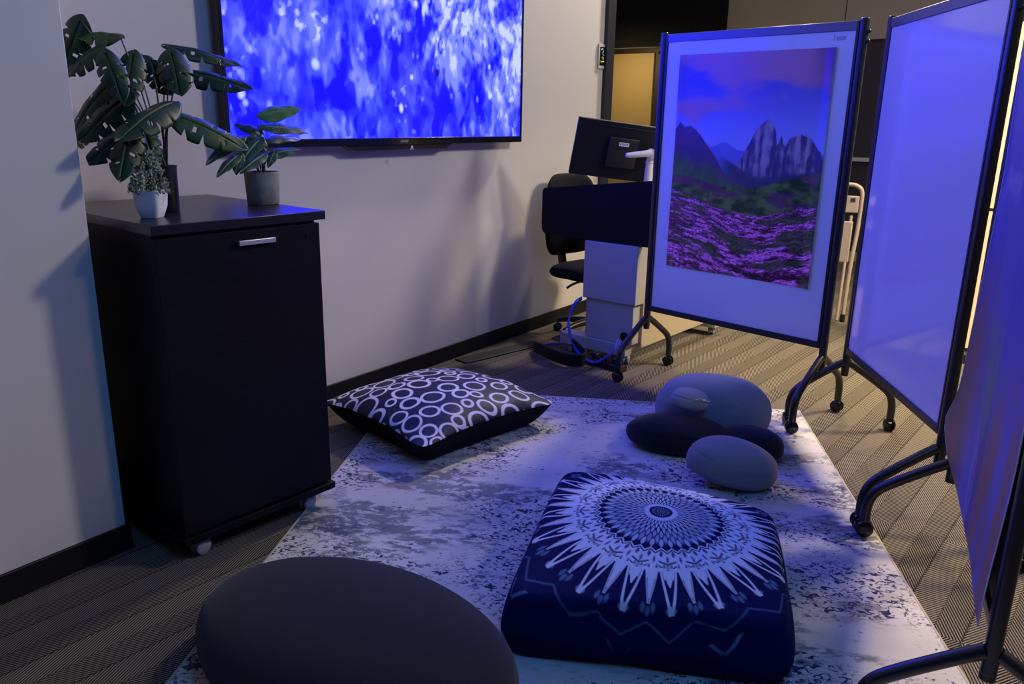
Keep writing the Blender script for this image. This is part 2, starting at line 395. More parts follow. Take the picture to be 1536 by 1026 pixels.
mk = MB().prism([(-.014, -.010), (-.009, -.010), (0, .004), (.009, -.010), (.014, -.010), (.002, .012), (-.002, .012)], 0, .001)
mk.build('speaker_bar_mark', M['tagw'], tv, loc=(0, -.0505, -.014)).rotation_euler = (math.pi/2, 0, 0)

# ------------------------------------------------------------------ cabinet
cab = thing('storage_cabinet', 'tall black laminate cabinet on casters beside the white wall', 'cabinet', (1.275, 2.178, 0), math.radians(-4.8))
CW, CD, CH = .585, .735, 1.105
B(.006, CW-.006, .022, CD, .085, CH-.034).build('carcass', M['laminate'], cab, bevel=.002)
B(-.012, CW+.012, -.018, CD+.01, CH-.03, CH).build('cabinet_top', M['lamtop'], cab, bevel=.002)
d = B(.003, CW-.003, 0, .019, .10, CH-.042).build('door', M['laminate'], cab, bevel=.0015)
h = MB(); h.box(.262, .395, -.022, -.012, 1.018, 1.034); h.box(.268, .276, -.012, 0, 1.021, 1.031); h.box(.381, .389, -.012, 0, 1.021, 1.031)
h.build('handle', M['chrome'], d, bevel=.002)
MB().lathe([(.001, .003), (.006, .003), (.007, 0)], 14, Matrix.Translation((.53, -.0005, 1.022)) @ Matrix.Rotation(math.pi/2, 4, 'X')).build('lock', M['blackgl'], d)
B(-.006, CW+.006, -.012, CD, .068, .094).build('plinth', M['laminate'], cab, bevel=.002)
for cx, cyy in ((.07, .035), (CW-.09, .035), (.07, CD-.06), (CW-.09, CD-.06)):
    caster(cab, cx, cyy, M['castgrey'], .030, .0005, math.radians(15), hoodmat=M['castgrey'])
# ------------------------------------------------------------------ plants
def leaf_mesh(L, W, kind):
    """leaf along +x of length L, full width W, normal +z"""
    n = 44; k = 7; vs = []; fs = []; cols = []
    notch = [.30, .50, .70] if kind == 'split' else []
    def width(u):
        if kind == 'split': w_ = (1-(2*abs(u-.40)/(.8 if u < .4 else 1.2))**2.3)
        else: w_ = (1-(abs(u-.33)/(.33 if u < .33 else .67))**1.9)
        return max(0, w_)**.75
    for i in range(n+1):
        u = i/n; wd = width(u)*W/2
        for side in (-1, 1):
            cut = 1
            for q, nt in enumerate(notch):
                nn = nt+(.02 if side > 0 else -.02)
                cut = min(cut, 1-.50*math.exp(-((u-nn)/.016)**2))
            for j in range(k+1):
                t = j/k; yy = side*t*wd*cut
                back = -.10*L*(t**1.5)*(1 if kind == 'split' else .8)*(1-u)      # heart shaped lobes behind the stalk
                xx = u*L+back+(.10*L*t*t*u if kind == 'split' else .04*L*t*t*u)
                zz = -.30*L*u*u-(1.1 if kind == 'split' else .5)*yy*yy/W+.002*math.sin(u*16+side)*t-.05*W*(t < .1)
                vs.append((xx, yy, zz))
                rib = math.exp(-(t/.07)**2); lat = max(0, math.cos((u-.38*t)*2*math.pi*7))**14*.6
                cols.append((rib, lat, t))
    st = 2*(k+1)
    for i in range(n):
        for sd in (0, 1):
            for j in range(k):
                u = (i+.5)/n; t = (j+.5)/k
                if kind == 'split' and j in (2, 3) and (i, sd) in ((15, 0), (16, 0), (25, 1), (26, 1), (33, 0)): continue
                a = i*st+sd*(k+1)+j; q = (a, a+st, a+st+1, a+1)
                fs.append(q if sd else q[::-1])
    return vs, fs, np.array(cols)
def leafmat(name, base, vein, lv):
    m = mat(name, base, .45, spec=.3); nt = m.node_tree
    a = nt.nodes.new('ShaderNodeAttribute'); a.attribute_name = 'Col'
    s_ = nt.nodes.new('ShaderNodeSeparateColor'); nt.links.new(a.outputs['Color'], s_.inputs[0])
    ad = nt.nodes.new('ShaderNodeMath'); ad.operation = 'MULTIPLY_ADD'; ad.inputs[1].default_value = lv; ad.use_clamp = True
    nt.links.new(s_.outputs[1], ad.inputs[0]); nt.links.new(s_.outputs[0], ad.inputs[2])
    mx = nt.nodes.new('ShaderNodeMix'); mx.data_type = 'RGBA'; mx.inputs[6].default_value = (*base, 1); mx.inputs[7].default_value = (*vein, 1)
    nt.links.new(ad.outputs[0], mx.inputs[0]); nt.links.new(mx.outputs[2], nt.nodes['Principled BSDF'].inputs['Base Color'])
    return m
LM = [leafmat('dark_monstera_leaf', (.006, .030, .013), (.02, .06, .025), .3), leafmat('olive_monstera_leaf', (.024, .062, .014), (.06, .10, .035), .3),
      leafmat('green_monstera_leaf', (.013, .045, .016), (.05, .10, .04), .3), leafmat('yellow_green_leaf', (.12, .16, .03), (.2, .24, .08), .3)]
SM = [leafmat('variegated_leaf', (.009, .045, .024), (.22, .36, .26), .7), leafmat('bright_variegated_leaf', (.04, .13, .035), (.20, .33, .16), .7)]
def add_leaf(A, Bp, W, f, m, kind, parent, stalk_to):
    A = Vector(A); Bp = Vector(Bp); d = Bp-A; L = max(d.length, .055)
    if kind == 'split': W = W*1.45; L = L*1.15
    else: W = W*1.25; L = L*1.05
    view = Vector((-.50, -.75, .42)).normalized(); N = (view*f+Vector((0, 0, 1))*(1-f)).normalized()
    X = d.normalized(); Y = N.cross(X).normalized(); Z = X.cross(Y)
    A0 = A+Z*L*.10; Mx = Matrix(((X.x, Y.x, Z.x, A0.x), (X.y, Y.y, Z.y, A0.y), (X.z, Y.z, Z.z, A0.z), (0, 0, 0, 1)))
    vs, fs, cols = leaf_mesh(L, W, kind)
    wv = [Mx @ Vector(q) for q in vs]
    pl = parent.location
    wv = [(max(q.x, 1.24)-pl.x, min(q.y, 2.95)-pl.y, q.z-pl.z) for q in wv]
    me = bpy.data.meshes.new('leaf'); me.from_pydata(wv, [], fs); me.update()
    a = me.color_attributes.new('Col', 'FLOAT_COLOR', 'POINT'); cc = np.ones((len(wv), 4), np.float32); cc[:, :3] = cols; a.data.foreach_set('color', cc.ravel())
    me.polygons.foreach_set('use_smooth', [True]*len(me.polygons)); me.materials.append(m)
    o = bpy.data.objects.new('leaf', me); COL.objects.link(o); o.parent = parent
    sd = o.modifiers.new('thickness', 'SOLIDIFY'); sd.thickness = .0008
    # stalk
    P0 = Vector(stalk_to); P1 = A0-pl; r = .0024 if kind == 'split' else .0018
    mid = P0*.45+P1*.55+Vector((0, 0, .015)); mid.x = P0.x+(P1.x-P0.x)*.46; mid.y = P0.y+(P1.y-P0.y)*.46
    MB().tube([P0, mid, P1], r, 6, smooth=6).build('stem', M['stem'], parent, smooth=60)

CT = CH+.0005
mon = thing('potted_monstera', 'tall split-leaf monstera in a black pot on the cabinet', 'potted plant', (1.498, 2.45, CT))
MB().lathe([(.034, 0), (.036, .002), (.038, .14), (.040, .148), (.036, .148), (.034, .13), (.001, .13)], 28).build('pot', M['potblack'], mon, smooth=50)
MB().lathe([(.034, .126), (.020, .136), (.001, .138)], 16).build('soil', M['soil'], mon, smooth=50)
BIG = [
 (1.380,2.620,1.687, 1.315,2.660,1.551, 0.068,0.90,0),(1.428,2.500,1.628, 1.366,2.600,1.659, 0.051,0.60,1),(1.378,2.500,1.602, 1.306,2.600,1.559, 0.071,0.60,0),
 (1.347,2.450,1.577, 1.318,2.350,1.490, 0.056,0.80,0),(1.463,2.500,1.581, 1.371,2.400,1.487, 0.062,0.90,0),(1.551,2.550,1.569, 1.567,2.500,1.499, 0.061,0.90,0),
 (1.579,2.600,1.587, 1.532,2.620,1.606, 0.033,0.50,0),(1.593,2.500,1.598, 1.544,2.400,1.516, 0.075,0.70,0),(1.646,2.600,1.615, 1.808,2.500,1.616, 0.056,0.50,0),
 (1.622,2.500,1.534, 1.726,2.350,1.532, 0.069,0.55,0),(1.388,2.500,1.491, 1.299,2.620,1.379, 0.082,0.70,0),(1.398,2.420,1.458, 1.281,2.500,1.372, 0.084,0.70,0),
 (1.379,2.380,1.368, 1.250,2.400,1.306, 0.070,0.60,0),(1.376,2.400,1.364, 1.275,2.300,1.277, 0.067,0.90,0),(1.515,2.400,1.425, 1.312,2.300,1.391, 0.077,0.60,0),
 (1.513,2.420,1.398, 1.665,2.300,1.350, 0.081,0.60,1),(1.424,2.420,1.367, 1.409,2.360,1.283, 0.052,0.90,2),(1.352,2.600,1.360, 1.310,2.650,1.322, 0.042,0.80,3)]
random.seed(3)
for q in BIG:
    add_leaf(q[:3], q[3:6], q[6], q[7], LM[q[8]], 'split', mon, (random.uniform(-.014, .014), random.uniform(-.014, .014), .13))
syn = thing('potted_arrowhead_plant', 'small variegated arrowhead plant in a grey concrete pot', 'potted plant', (1.858, 2.425, CT))
MB().lathe([(.054, 0), (.056, .002), (.062, .112), (.060, .115), (.056, .114), (.054, .095), (.001, .095)], 36).build('pot', M['concrete'], syn, smooth=50)
MB().lathe([(.055, .094), (.03, .101), (.001, .103)], 20).build('soil', M['soil'], syn, smooth=50)
SMALL = [
 (1.866,2.420,1.401, 1.982,2.360,1.452, 0.059,0.70,1),(1.848,2.400,1.362, 1.998,2.340,1.378, 0.048,0.60,0),(1.874,2.420,1.313, 2.036,2.420,1.353, 0.039,0.60,0),
 (1.858,2.380,1.269, 1.959,2.340,1.311, 0.039,0.60,0),(1.882,2.440,1.345, 1.826,2.500,1.389, 0.040,0.60,0),(1.752,2.380,1.326, 1.591,2.330,1.291, 0.042,0.60,0),
 (1.727,2.370,1.273, 1.619,2.330,1.241, 0.034,0.60,0),(1.732,2.370,1.284, 1.691,2.340,1.234, 0.034,0.80,0),(1.823,2.420,1.325, 1.753,2.460,1.338, 0.043,0.60,0),
 (1.824,2.360,1.273, 1.707,2.320,1.249, 0.039,0.70,0),(1.872,2.360,1.289, 1.825,2.340,1.251, 0.027,0.80,0),(1.837,2.390,1.326, 1.733,2.360,1.276, 0.047,0.60,0),
 (1.825,2.420,1.355, 1.856,2.380,1.305, 0.043,0.60,0)]
for q in SMALL:
    add_leaf(q[:3], q[3:6], q[6], q[7], SM[q[8]], 'plain', syn, (random.uniform(-.012, .012), random.uniform(-.012, .012), .10))
suc = thing('potted_succulent', 'small pale sage bushy plant in a white square pot', 'potted plant', (1.376, 2.34, CT), math.radians(33))
pm = MB(); n = 32
def sq(r, e=.32):
    return [(r*math.copysign(abs(math.cos(t))**e, math.cos(t)), r*math.copysign(abs(math.sin(t))**e, math.sin(t))) for t in [2*math.pi*i/n for i in range(n)]]
prof = [(.001, 0), (.026, 0), (.028, .003), (.038, .035), (.042, .085), (.039, .085), (.036, .07), (.001, .07)]
for r, z in prof: pm.v += [(x_, y_, z) for x_, y_ in sq(r)]
for j in range(len(prof)-1):
    for i in range(n):
        a = j*n+i; b_ = j*n+(i+1) % n; pm.f.append((a, b_, b_+n, a+n))
pm.build('pot', M['potwhite'], suc, smooth=40)
fo = MB(); rs = random.Random(5)
for i in range(620):
    z = rs.random()**1.25; rr = .054*(1-z)**.6*(.35+.65*rs.random()**.4)+.004
    a = rs.random()*6.283; px, py, pz = rr*math.cos(a), rr*math.sin(a), .072+z*.125
    Mx = Matrix.Translation((px, py, pz)) @ Matrix.Rotation(a, 4, 'Z') @ Matrix.Rotation(rs.uniform(-1.3, -.1), 4, 'Y')
    l_ = rs.uniform(.009, .015); w_ = l_*.42
    o = len(fo.v)
    for q in ((0, 0, 0), (l_*.5, w_, .002), (l_, 0, .001), (l_*.5, -w_, .002), (l_*.5, 0, -.003)): fo.v.append(tuple(Mx @ Vector(q)))
    fo.f += [(o, o+1, o+4), (o+1, o+2, o+4), (o+2, o+3, o+4), (o+3, o, o+4), (o, o+3, o+2, o+1)]
for a in (2.5, 3.3, .2, -.4):
    fo.tube([(0, 0, .075), (.03*math.cos(a), .03*math.sin(a), .10), (.055*math.cos(a), .055*math.sin(a), .108)], .0012, 5)
    for t in range(9):
        Mx = Matrix.Translation((.055*math.cos(a)+rs.uniform(-.006, .006), .055*math.sin(a)+rs.uniform(-.006, .006), .108+rs.uniform(-.008, .008)))
        fo.lathe([(.001, -.004), (.003, 0), (.001, .004)], 5, Mx)
f_ = fo.build('foliage', M['sage'], suc)
f_['kind'] = 'stuff'
MB().lathe([(.034, .070), (.012, .082), (.004, .17), (.001, .17)], 10).build('stem', M['soil'], suc)

# ------------------------------------------------------------------ landscape picture
def landscape(U, V):
    x = U*.84; y = V*1.09
    cl = fbm(x*4+2, y*9, 5, 4); cl2 = fbm(x*2.2, y*5, 4, 14)
    sky = lerp((.22, .24, .62), (.13, .12, .50), ss(.68, .9, V)); sky = lerp(sky, (.45, .48, .78), ss(.80, .55, V)*.8)
    sky = lerp(sky, (.62, .26, .30), ss(.50, .70, cl2+.12*ss(.85, 1, V)+.10*np.exp(-((V-.77)/.05)**2))*.85)
    sky = lerp(sky, (.13, .04, .14), ss(.80, 1.0, U)*ss(.75, 1., V)*.8)
    C = sky
    far = .565+.02*fbm(x*14, x*0, 3, 8)+.03*np.exp(-((U-.36)/.07)**2)
    C = lerp(C, (.16, .20, .55), ss(-.004, .004, far-V))
    # rock towers
    edge = .02*(fbm(x*40, y*6, 3, 5)-.5)
    prof = np.interp(U, [0, .44, .50, .535, .56, .60, .64, .67, .695, .71, .725, .735, .75, .765, .79, .83, .87, .91, .95, .98, 1.0],
                    [0, .49, .56, .615, .66, .695, .715, .70, .665, .60, .625, .645, .61, .60, .64, .648, .655, .645, .61, .585, .55])
    rock = ss(-.004, .004, prof+edge-V)
    st = fbm(x*46, y*5, 4, 11); rc = lerp((.07, .06, .16), (.46, .36, .38), ss(.42, .70, st*.7+.3*fbm(x*30, y*24, 3, 13))); rc = lerp(rc, (.06, .06, .16), ss(.52, .44, V)*.8)
    C = lerp(C, rc, rock)
    base = .44+.06*np.abs(U-.62)*2+.05*ss(.6, .35, U)+.012*(fbm(x*20, y*20, 3, 15)-.5)
    C = lerp(C, lerp((.035, .04, .10), (.09, .09, .16), fbm(x*20, y*20, 3, 19)), ss(-.01, .01, base+.02-V)*ss(.3, .42, U))
    # left hill
    hl = np.interp(U, [0, .03, .07, .11, .15, .20, .26, .32, .38, .45, .6], [.66, .70, .675, .68, .665, .63, .58, .53, .47, .435, .40])+.008*(fbm(x*60, y*0, 2, 2)-.5)
    hc = lerp((.16, .07, .12), (.08, .05, .14), fbm(x*9, y*16, 4, 7)); hc = lerp(hc, lerp((.04, .11, .045), (.12, .22, .08), fbm(x*26, y*26, 3, 29)), ss(.56, .50, V+.1*(fbm(x*8, y*8, 3, 23)-.5)+.22*(U-.1)))
    C = lerp(C, hc, ss(-.004, .004, hl-V))
    gl = .445-.10*np.sin(np.clip((U-.1)*math.pi/.9, 0, math.pi))*.35+.055*ss(.5, 1, U)+.02*(fbm(x*9, x*0, 3, 31)-.5)
    gc = lerp((.02, .07, .02), (.16, .27, .06), ss(.3, .7, fbm(x*16, y*30, 4, 27))); gc = lerp(gc, (.16, .03, .10), ss(.50, .62, fbm(x*7, y*18, 4, 37))*.75)
    C = lerp(C, gc, ss(-.006, .006, gl-V))
    fl = .335+.045*np.cos(U*5.5)+.03*(fbm(x*12, x*0, 3, 41)-.5)
    s_ = .16+.84*np.clip((fl-V)/.36, 0, 1); px = (U-.45)/s_**.8*.9+4; py = np.log(s_)*2.2+7
    cl_ = fbm(px*9, py*9, 3, 53); fine = fbm(px*60, py*42, 2, 51)
    d = ss(.36, .62, fine*.62+.55*(cl_-.18)); fc = lerp((.075, .03, .055), (.92, .14, .44), d)
    fc = lerp(fc, (1., .48, .72), ss(.58, .72, fine)*ss(.45, .6, cl_)*.9); fc = fc*(.55+.75*ss(.3, .65, cl_))[..., None]
    dk = ss(.53, .62, fbm(px*3.2, py*3.5, 3, 61)+.22*ss(.70, .92, U)*ss(.02, .2, V)*ss(.36, .2, V)); fc = lerp(fc, lerp((.015, .05, .015), (.10, .17, .04), fine), dk*.85)
    return lerp(C, fc, ss(-.008, .008, fl-V))

# ------------------------------------------------------------------ mobile whiteboards
M['poster'] = attr_mat('printed_picture', .22, spec=.45)
def rug_z(t, x, y):
    a_ = t.rotation_euler.z; p_ = Vector((t.location.x+x*math.cos(a_)-y*math.sin(a_), t.location.y+x*math.sin(a_)+y*math.cos(a_), 0))-RO
    q = p_.dot(ea), p_.dot(eb)
    return RUGZ if (-.035 < q[0] < 3 and -.035 < q[1] < 2.1) else .0006
def mobile_board(Lp, Rp, label, H=1.86):
    Lp = Vector((*Lp, 0)); Rp = Vector((*Rp, 0)); u = (Rp-Lp); Wd = u.length
    t = thing('mobile_whiteboard', label, 'whiteboard', Lp, math.atan2(u.y, u.x), 'mobile whiteboards')
    # local: x along the board, +y is the back, -y faces the sitting area
    zb = .385; pw = .022
    B(pw+.006, Wd-pw-.006, -.008, .008, zb+.022, H-.042).build('writing_panel', M['wb'], t)
    for x in (0, Wd):
        pts = [(x+.018*math.copysign(abs(math.cos(a))**.7, math.cos(a)), .0165*math.copysign(abs(math.sin(a))**.7, math.sin(a))) for a in [2*math.pi*i/24 for i in range(24)]]
        MB().prism(pts, .285, H).build('post', M['powder'], t, smooth=30, bevel=.003)
        MB().lathe([(.001, .268), (.017, .270), (.017, .292)], 18, Matrix.Translation((x, 0, 0))).build('post_plug', M['blackpl'], t, smooth=40)
        sx_ = -1 if x else 1
        B(x+min(sx_*.0185, sx_*.030), x+max(sx_*.0185, sx_*.030), -.014, .014, zb, H-.012).build('side_rail', M['powder'], t, bevel=.002)
        for zz in (H-.055, H-.095):
            kn = MB(); kn.lathe([(.008, 0), (.008, .010), (.004, .013)], 12, Matrix.Translation((x, 0, zz)) @ Matrix.Rotation(math.pi/2, 4, 'Y') @ Matrix.Translation((0, 0, .018 if x else -.031)))
            kn.build('knob', M['blackpl'], t, smooth=40)
        for sg in (-1, 1):
            pth = [(x, sg*.012, .335), (x, sg*.06, .305), (x, sg*.155, .240), (x, sg*.215, .190), (x, sg*.238, .135), (x, sg*.240, .064)]
            MB().tube(pth, .0175, 16, smooth=7).build('leg', M['powder'], t, smooth=60)
            caster(t, x, sg*.240, M['blackgl'], .030, rug_z(t, x, sg*.240), (math.radians(-63.4)-t.rotation_euler.z) if (sg < 0 and abs(t.location.x+x*math.cos(t.rotation_euler.z)-2.92) < .09) else random.uniform(-.8, .8))
    B(.018, Wd-.018, -.013, .013, H-.050, H-.010).build('top_rail', M['rail'], t, bevel=.003)
    B(.018, Wd-.018, -.014, .014, zb-.006, zb+.026).build('bottom_rail', M['powder'], t, bevel=.003)
    return t, Wd
random.seed(11)
b1, W1 = mobile_board((4.062, 1.925), (3.868, .900), 'mobile whiteboard carrying the mountain meadow picture, left of three')
b2, W2 = mobile_board((3.862, .790), (2.981, .262), 'bare glossy mobile whiteboard between the two carrying pictures')
b3, W3 = mobile_board((2.857, .207), (1.800, -.003), 'nearest mobile whiteboard, its front covered by a curling abstract print')
# poster on the first board
po = thing('landscape_poster', 'poster of a purple mountain and pink flower meadow on a whiteboard', 'poster', b1.location, b1.rotation_euler.z)
x0, x1, z0, z1 = .113, .937, .655, 1.745
U, V = np.meshgrid(np.linspace(0, 1, 300), np.linspace(0, 1, 400), indexing='ij')
curl = .006*ss(.93, 1, U)+.005*ss(.06, 0, U)*ss(.6, 1, V)+.002*np.sin(V*9)*ss(.2, 0, U)+.0015*np.sin(U*7+V*5)
P = np.stack([x0+U*(x1-x0), -.0105-curl, z0+V*(z1-z0)], -1)
grid_obj('print', P, landscape(U, V), M['poster'], po)
tp = MB(); tp.box(x0+.005, x0+.03, -.0118, -.0112, z1-.03, z1-.005)
st = B(W1-.115, W1-.075, -.0105, -.0082, 1.775, 1.79).build('maker_label', mat('pale_grey_label', (.42, .43, .5), .5), b1)
B(W1-.132, W1-.126, -.0115, -.0082, 1.77, 1.80).build('clip', M['tagw'], b1)
# print hanging on the third board
p3 = thing('abstract_print', 'tall curling print of blue, violet and brown streaks on the nearest board', 'poster', b3.location, b3.rotation_euler.z)
U, V = np.meshgrid(np.linspace(0, 1, 170), np.linspace(0, 1, 330), indexing='ij')
x = U*1.02; y = V*1.45
bul = .022*np.exp(-((V-.075)/.07)**2)*ss(.30, 0, U)+.006*np.sin(V*7)*ss(.3, 0, U)+.012*ss(.3, 0, V)*ss(.6, 1, U)
P = np.stack([.056+U*(W3-.084)+(-.060)*np.exp(-((V-.075)/.055)**2)*ss(.2, 0, U)-.02*ss(.32, .15, V)*ss(.2, 0, U)+.03*ss(.04, 0, V)*ss(.25, 0, U), -.0185-bul, .372+V*1.335], -1)
st1 = fbm(x*8+.8*fbm(x*3, y*2, 3, 3), y*1.6, 4, 2); n2 = fbm(x*5, y*3, 4, 12)
C = lerp((.10, .09, .48), (.22, .20, .62), n2)
C = lerp(C, (.33, .21, .12), ss(.42, .12, U+.22*(n2-.5))*ss(.60, .30, V))
C = lerp(C, (.30, .27, .62), ss(.48, .62, st1)*ss(.5, .2, V)*ss(.18, .3, U)*ss(.65, .45, U))
C = lerp(C, (.10, .05, .22), ss(.60, .70, st1)*ss(.55, .3, V)*.8)
C = lerp(C, (.20, .30, .22), ss(.50, .66, fbm(x*10, y*2.6, 4, 31))*ss(.15, .3, V)*ss(.75, .5, V)*ss(.30, .42, U)*ss(.75, .6, U)*.9)
C = lerp(C, (.40, .18, .10), ss(.46, .62, fbm(x*8, y*2.4, 4, 41))*ss(.5, .62, U)*ss(.5, .2, V)*.8)
C = lerp(C, (.42, .45, .75), ss(.55, .72, fbm(x*6, y*7, 4, 51))*ss(.55, .75, V)*.6)
C = C*np.array((.62, .62, .8))
g3 = grid_obj('print', P, C, attr_mat('matt_print', .5, spec=.25), p3, thick=.0012)
g3.data.polygons.foreach_set('use_smooth', [False]*len(g3.data.polygons))
ed = [(P[-1, j]+np.array((.0, -.0005, 0))).tolist() for j in range(0, 330, 10)]
MB().tube(ed, .0016, 6).build('bright_edge_line', M['tagw'], p3, smooth=60)  # light caught along the right edge, painted as a white line
ed = [(P[0, j]+np.array((.0, -.0005, 0))).tolist() for j in range(0, 330, 10)]
MB().tube(ed, .0013, 6).build('bright_edge_line', M['tagw'], p3, smooth=60)
# ------------------------------------------------------------------ podium
pd = thing('podium_desk', 'grey height-adjustable podium desk with a black modesty panel on casters', 'desk', (4.11, 2.0, 0), math.radians(-4))
# local x away from the sitting area, local y towards the television wall
B(0, .10, .08, .56, .055, .128).build('base_bar', M['greymetal'], pd, bevel=.004)
B(.10, 1.02, .03, .075, .10, .40).build('side_panel', M['tanmetal'], pd, bevel=.003)
B(.0, .24, .03, .40, .375, .7215).build('upper_column', M['greymetal'], pd, bevel=.004)
B(.02, .225, .05, .385, .1285, .3745).build('lower_column', M['greymetal'], pd, bevel=.004)
B(.05, .22, .05, .38, .722, .80).build('column_head', M['greymetal'], pd, bevel=.003)
caster(pd, .05, .10, M['castgrey'], .029, .0006, .4, hoodmat=M['castgrey']); caster(pd, .05, .50, M['castgrey'], .029, .0006, 1.2, hoodmat=M['castgrey'])
caster(pd, 1.06, .03, M['castgrey'], .029, .0006, .3, hoodmat=M['castgrey']); caster(pd, 1.0, .46, M['castgrey'], .029, .0006, 1, hoodmat=M['castgrey'])
B(1.0, 1.12, -.02, .52, .058, .10).build('base_bar', M['greymetal'], pd, bevel=.004)
def rounded(pts, r, n=6):
    out = []; k = len(pts)
    for i in range(k):
        p = Vector((*pts[i], 0)); a = Vector((*pts[i-1], 0)); b_ = Vector((*pts[(i+1) % k], 0))
        d1 = (a-p).normalized(); d2 = (b_-p).normalized(); ri = r[i] if isinstance(r, (list, tuple)) else r
        for j in range(n+1):
            t = j/n; q = (p+d1*ri)*(1-t)**2+p*2*t*(1-t)+(p+d2*ri)*t*t; out.append((q.x, q.y))
    return out
MYZ = Matrix(((0, 0, 1, 0), (1, 0, 0, 0), (0, 1, 0, 0), (0, 0, 0, 1)))     # prism outline (y,z), depth x
MB().prism(rounded([(.745, .722), (.745, 1.008), (-.16, 1.112), (-.16, .722)], [.06, .03, .01, .01]), .02, .045, MYZ).build('modesty_panel', mat('black_grey_panel', (.012, .010, .009), .75, spec=.1), pd, bevel=.002)
B(.05, .72, -.15, .56, .955, .985).build('desktop', M['greymetal'], pd, bevel=.003)
B(.05, .70, -.02, .42, .80, .9545).build('underframe', M['greymetal'], pd, bevel=.003)
MB().lathe([(.028, 0), (.028, .006), (.018, .006), (.018, .002)], 20, Matrix.Translation((.018, .10, .175)) @ Matrix.Rotation(-math.pi/2, 4, 'Y')).build('cable_grommet', M['blackpl'], pd, smooth=40)

# monitor on its arm
M['monback'] = mat('matt_black_shell', (.008, .008, .011), .6, spec=.2)
mo = thing('computer_monitor', 'black flat monitor seen from behind, tilted above the podium desk', 'monitor', (4.33, 2.285, 1.238))
ex = Vector((.66, -.75, 0)).normalized(); nb = Vector((-.75, -.66, 0)); 
ez = Vector((0, 0, 1))
Rm = Matrix(((ex.x, nb.x, 0), (ex.y, nb.y, 0), (0, 0, 1))).to_4x4()
tilt = Matrix.Rotation(math.radians(-14), 4, 'X'); rollm = Matrix.Rotation(math.radians(6.5), 4, 'Y')
MM = Rm @ rollm @ tilt
def mon_obj(mb, name, m, bevel=0, parent=mo):
    mb.v = [tuple(MM @ Vector(q)) for q in mb.v]; return mb.build(name, m, parent, bevel=bevel)
mon_obj(B(-.29, .29, -.022, .006, -.168, .168), 'back_shell', M['monback'], .004)
mon_obj(B(-.288, .288, -.028, -.0225, -.166, .166), 'front_bezel', M['blackgl'], .002)
mon_obj(B(-.16, .22, .0065, .0085, .142, .146), 'vent_strip', M['trim'])
mon_obj(B(-.09, .09, .0065, .022, -.09, .085), 'rear_housing', M['blackpl'], .006)
stk = mon_obj(B(-.030, .030, .0225, .0236, .038, .060), 'white_sticker', M['tagw'])
bars = MB()
for i, q in enumerate((-.024, -.019, -.012, -.006, .001, .006, .014, .020)): bars.box(q, q+.0028, .0237, .0240, .044, .055)
mon_obj(bars, 'barcode', M['trim'], 0, stk)
ar = thing('monitor_arm', 'light grey jointed arm holding the tilted black monitor', 'monitor arm', (4.46, 2.165, .986))
al = ar.location
A0 = Vector((4.26, 2.20, 1.225))+Vector((-.02, -.02, 0))-al; A1 = A0+Vector((.095, -.085, .012)); A2 = Vector((.015, -.02, .232))
MB().tube([A0-Vector((.02, -.018, 0)), A0, A1], lambda t: .012+.008*t, 14).build('swivel_head', M['armw'], ar, smooth=50)
MB().tube([A1-Vector((.005, 0, 0)), A2], .027, 16).build('upper_arm', M['armw'], ar, smooth=50)
MB().lathe([(.026, 0), (.026, .185), (.030, .187), (.030, .255), (.02, .26)], 20).build('post', M['armw'], ar, smooth=40)
MB().lathe([(.045, 0), (.045, .012), (.03, .016)], 20).build('clamp_base', M['armw'], ar, smooth=40)

# wall plate
wp = thing('wall_control_plate', 'small framed black and yellow plate on the television wall by the dark trim', 'wall plate', (5.255, YW-.001, 1.853))
B(-.040, .042, -.012, 0, -.083, .083).build('plate_frame', mat('pale_plate', (.5, .5, .47), .5), wp, bevel=.002)
B(-.026, .040, -.0135, -.0121, -.062, .062).build('black_face', M['blackgl'], wp)
yl = MB(); yl.tube([(-.022, -.0145, -.034), (0, -.0145, -.040), (.025, -.0145, -.034)], .006, 8, smooth=4); yl.build('yellow_band', mat('yellow_print', (.6, .55, .05), .5), wp)
gm = MB(); gm.tube([(-.016, -.0145, .04), (.004, -.0145, .05), (.018, -.0145, .035), (.006, -.0145, .02), (.024, -.0145, .005)], .004, 6, smooth=4); gm.tube([(.0, -.0145, -.005), (.015, -.0145, -.018)], .007, 8)
gm.build('pale_symbol', mat('pale_symbol', (.4, .5, .5), .5), wp)

# ------------------------------------------------------------------ office chair behind the podium
ch = thing('office_chair', 'black upholstered office chair tucked between podium and television wall', 'chair', (4.60, 2.60, 0), math.radians(78))
def slab(nx, ny, fn, name, m, parent):
    """closed cushion-like slab: fn(a,b,side) -> point"""
    rings = []
    T = 22; K = 64; pts = []
    for i in range(2*T+1):
        t = i/T if i <= T else 2-i/T
        side = 1 if i <= T else -1
        row = []
        for k in range(K):
            th = 2*math.pi*k/K; cx_, sy_ = math.cos(th), math.sin(th); e = .45
            a = t*math.copysign(abs(cx_)**e, cx_); b_ = t*math.copysign(abs(sy_)**e, sy_)
            row.append(fn(a, b_, side*math.sqrt(max(0, 1-t**4))))
        pts.append(row)
    P = np.array(pts); return grid_obj(name, np.swapaxes(P, 0, 1), None, m, parent, closed_u=True)
slab(0, 0, lambda a, b, s: (.23*a+.01, .235*b, .45+.060*s-.02*a*a), 'seat', M['fabblack'], ch)
slab(0, 0, lambda a, b, s: (.24+.032*s-.05*b*b*1.0+.03*(a+1)*.5, .25*b*(1-.10*max(a, 0)), .80+.270*a), 'backrest', M['fabblack'], ch)
MB().tube([(.05, 0, .40), (.22, 0, .40), (.285, 0, .50), (.285, 0, .70)], .022, 10, smooth=5, flat=1.6).build('back_support', M['blackpl'], ch, smooth=60)
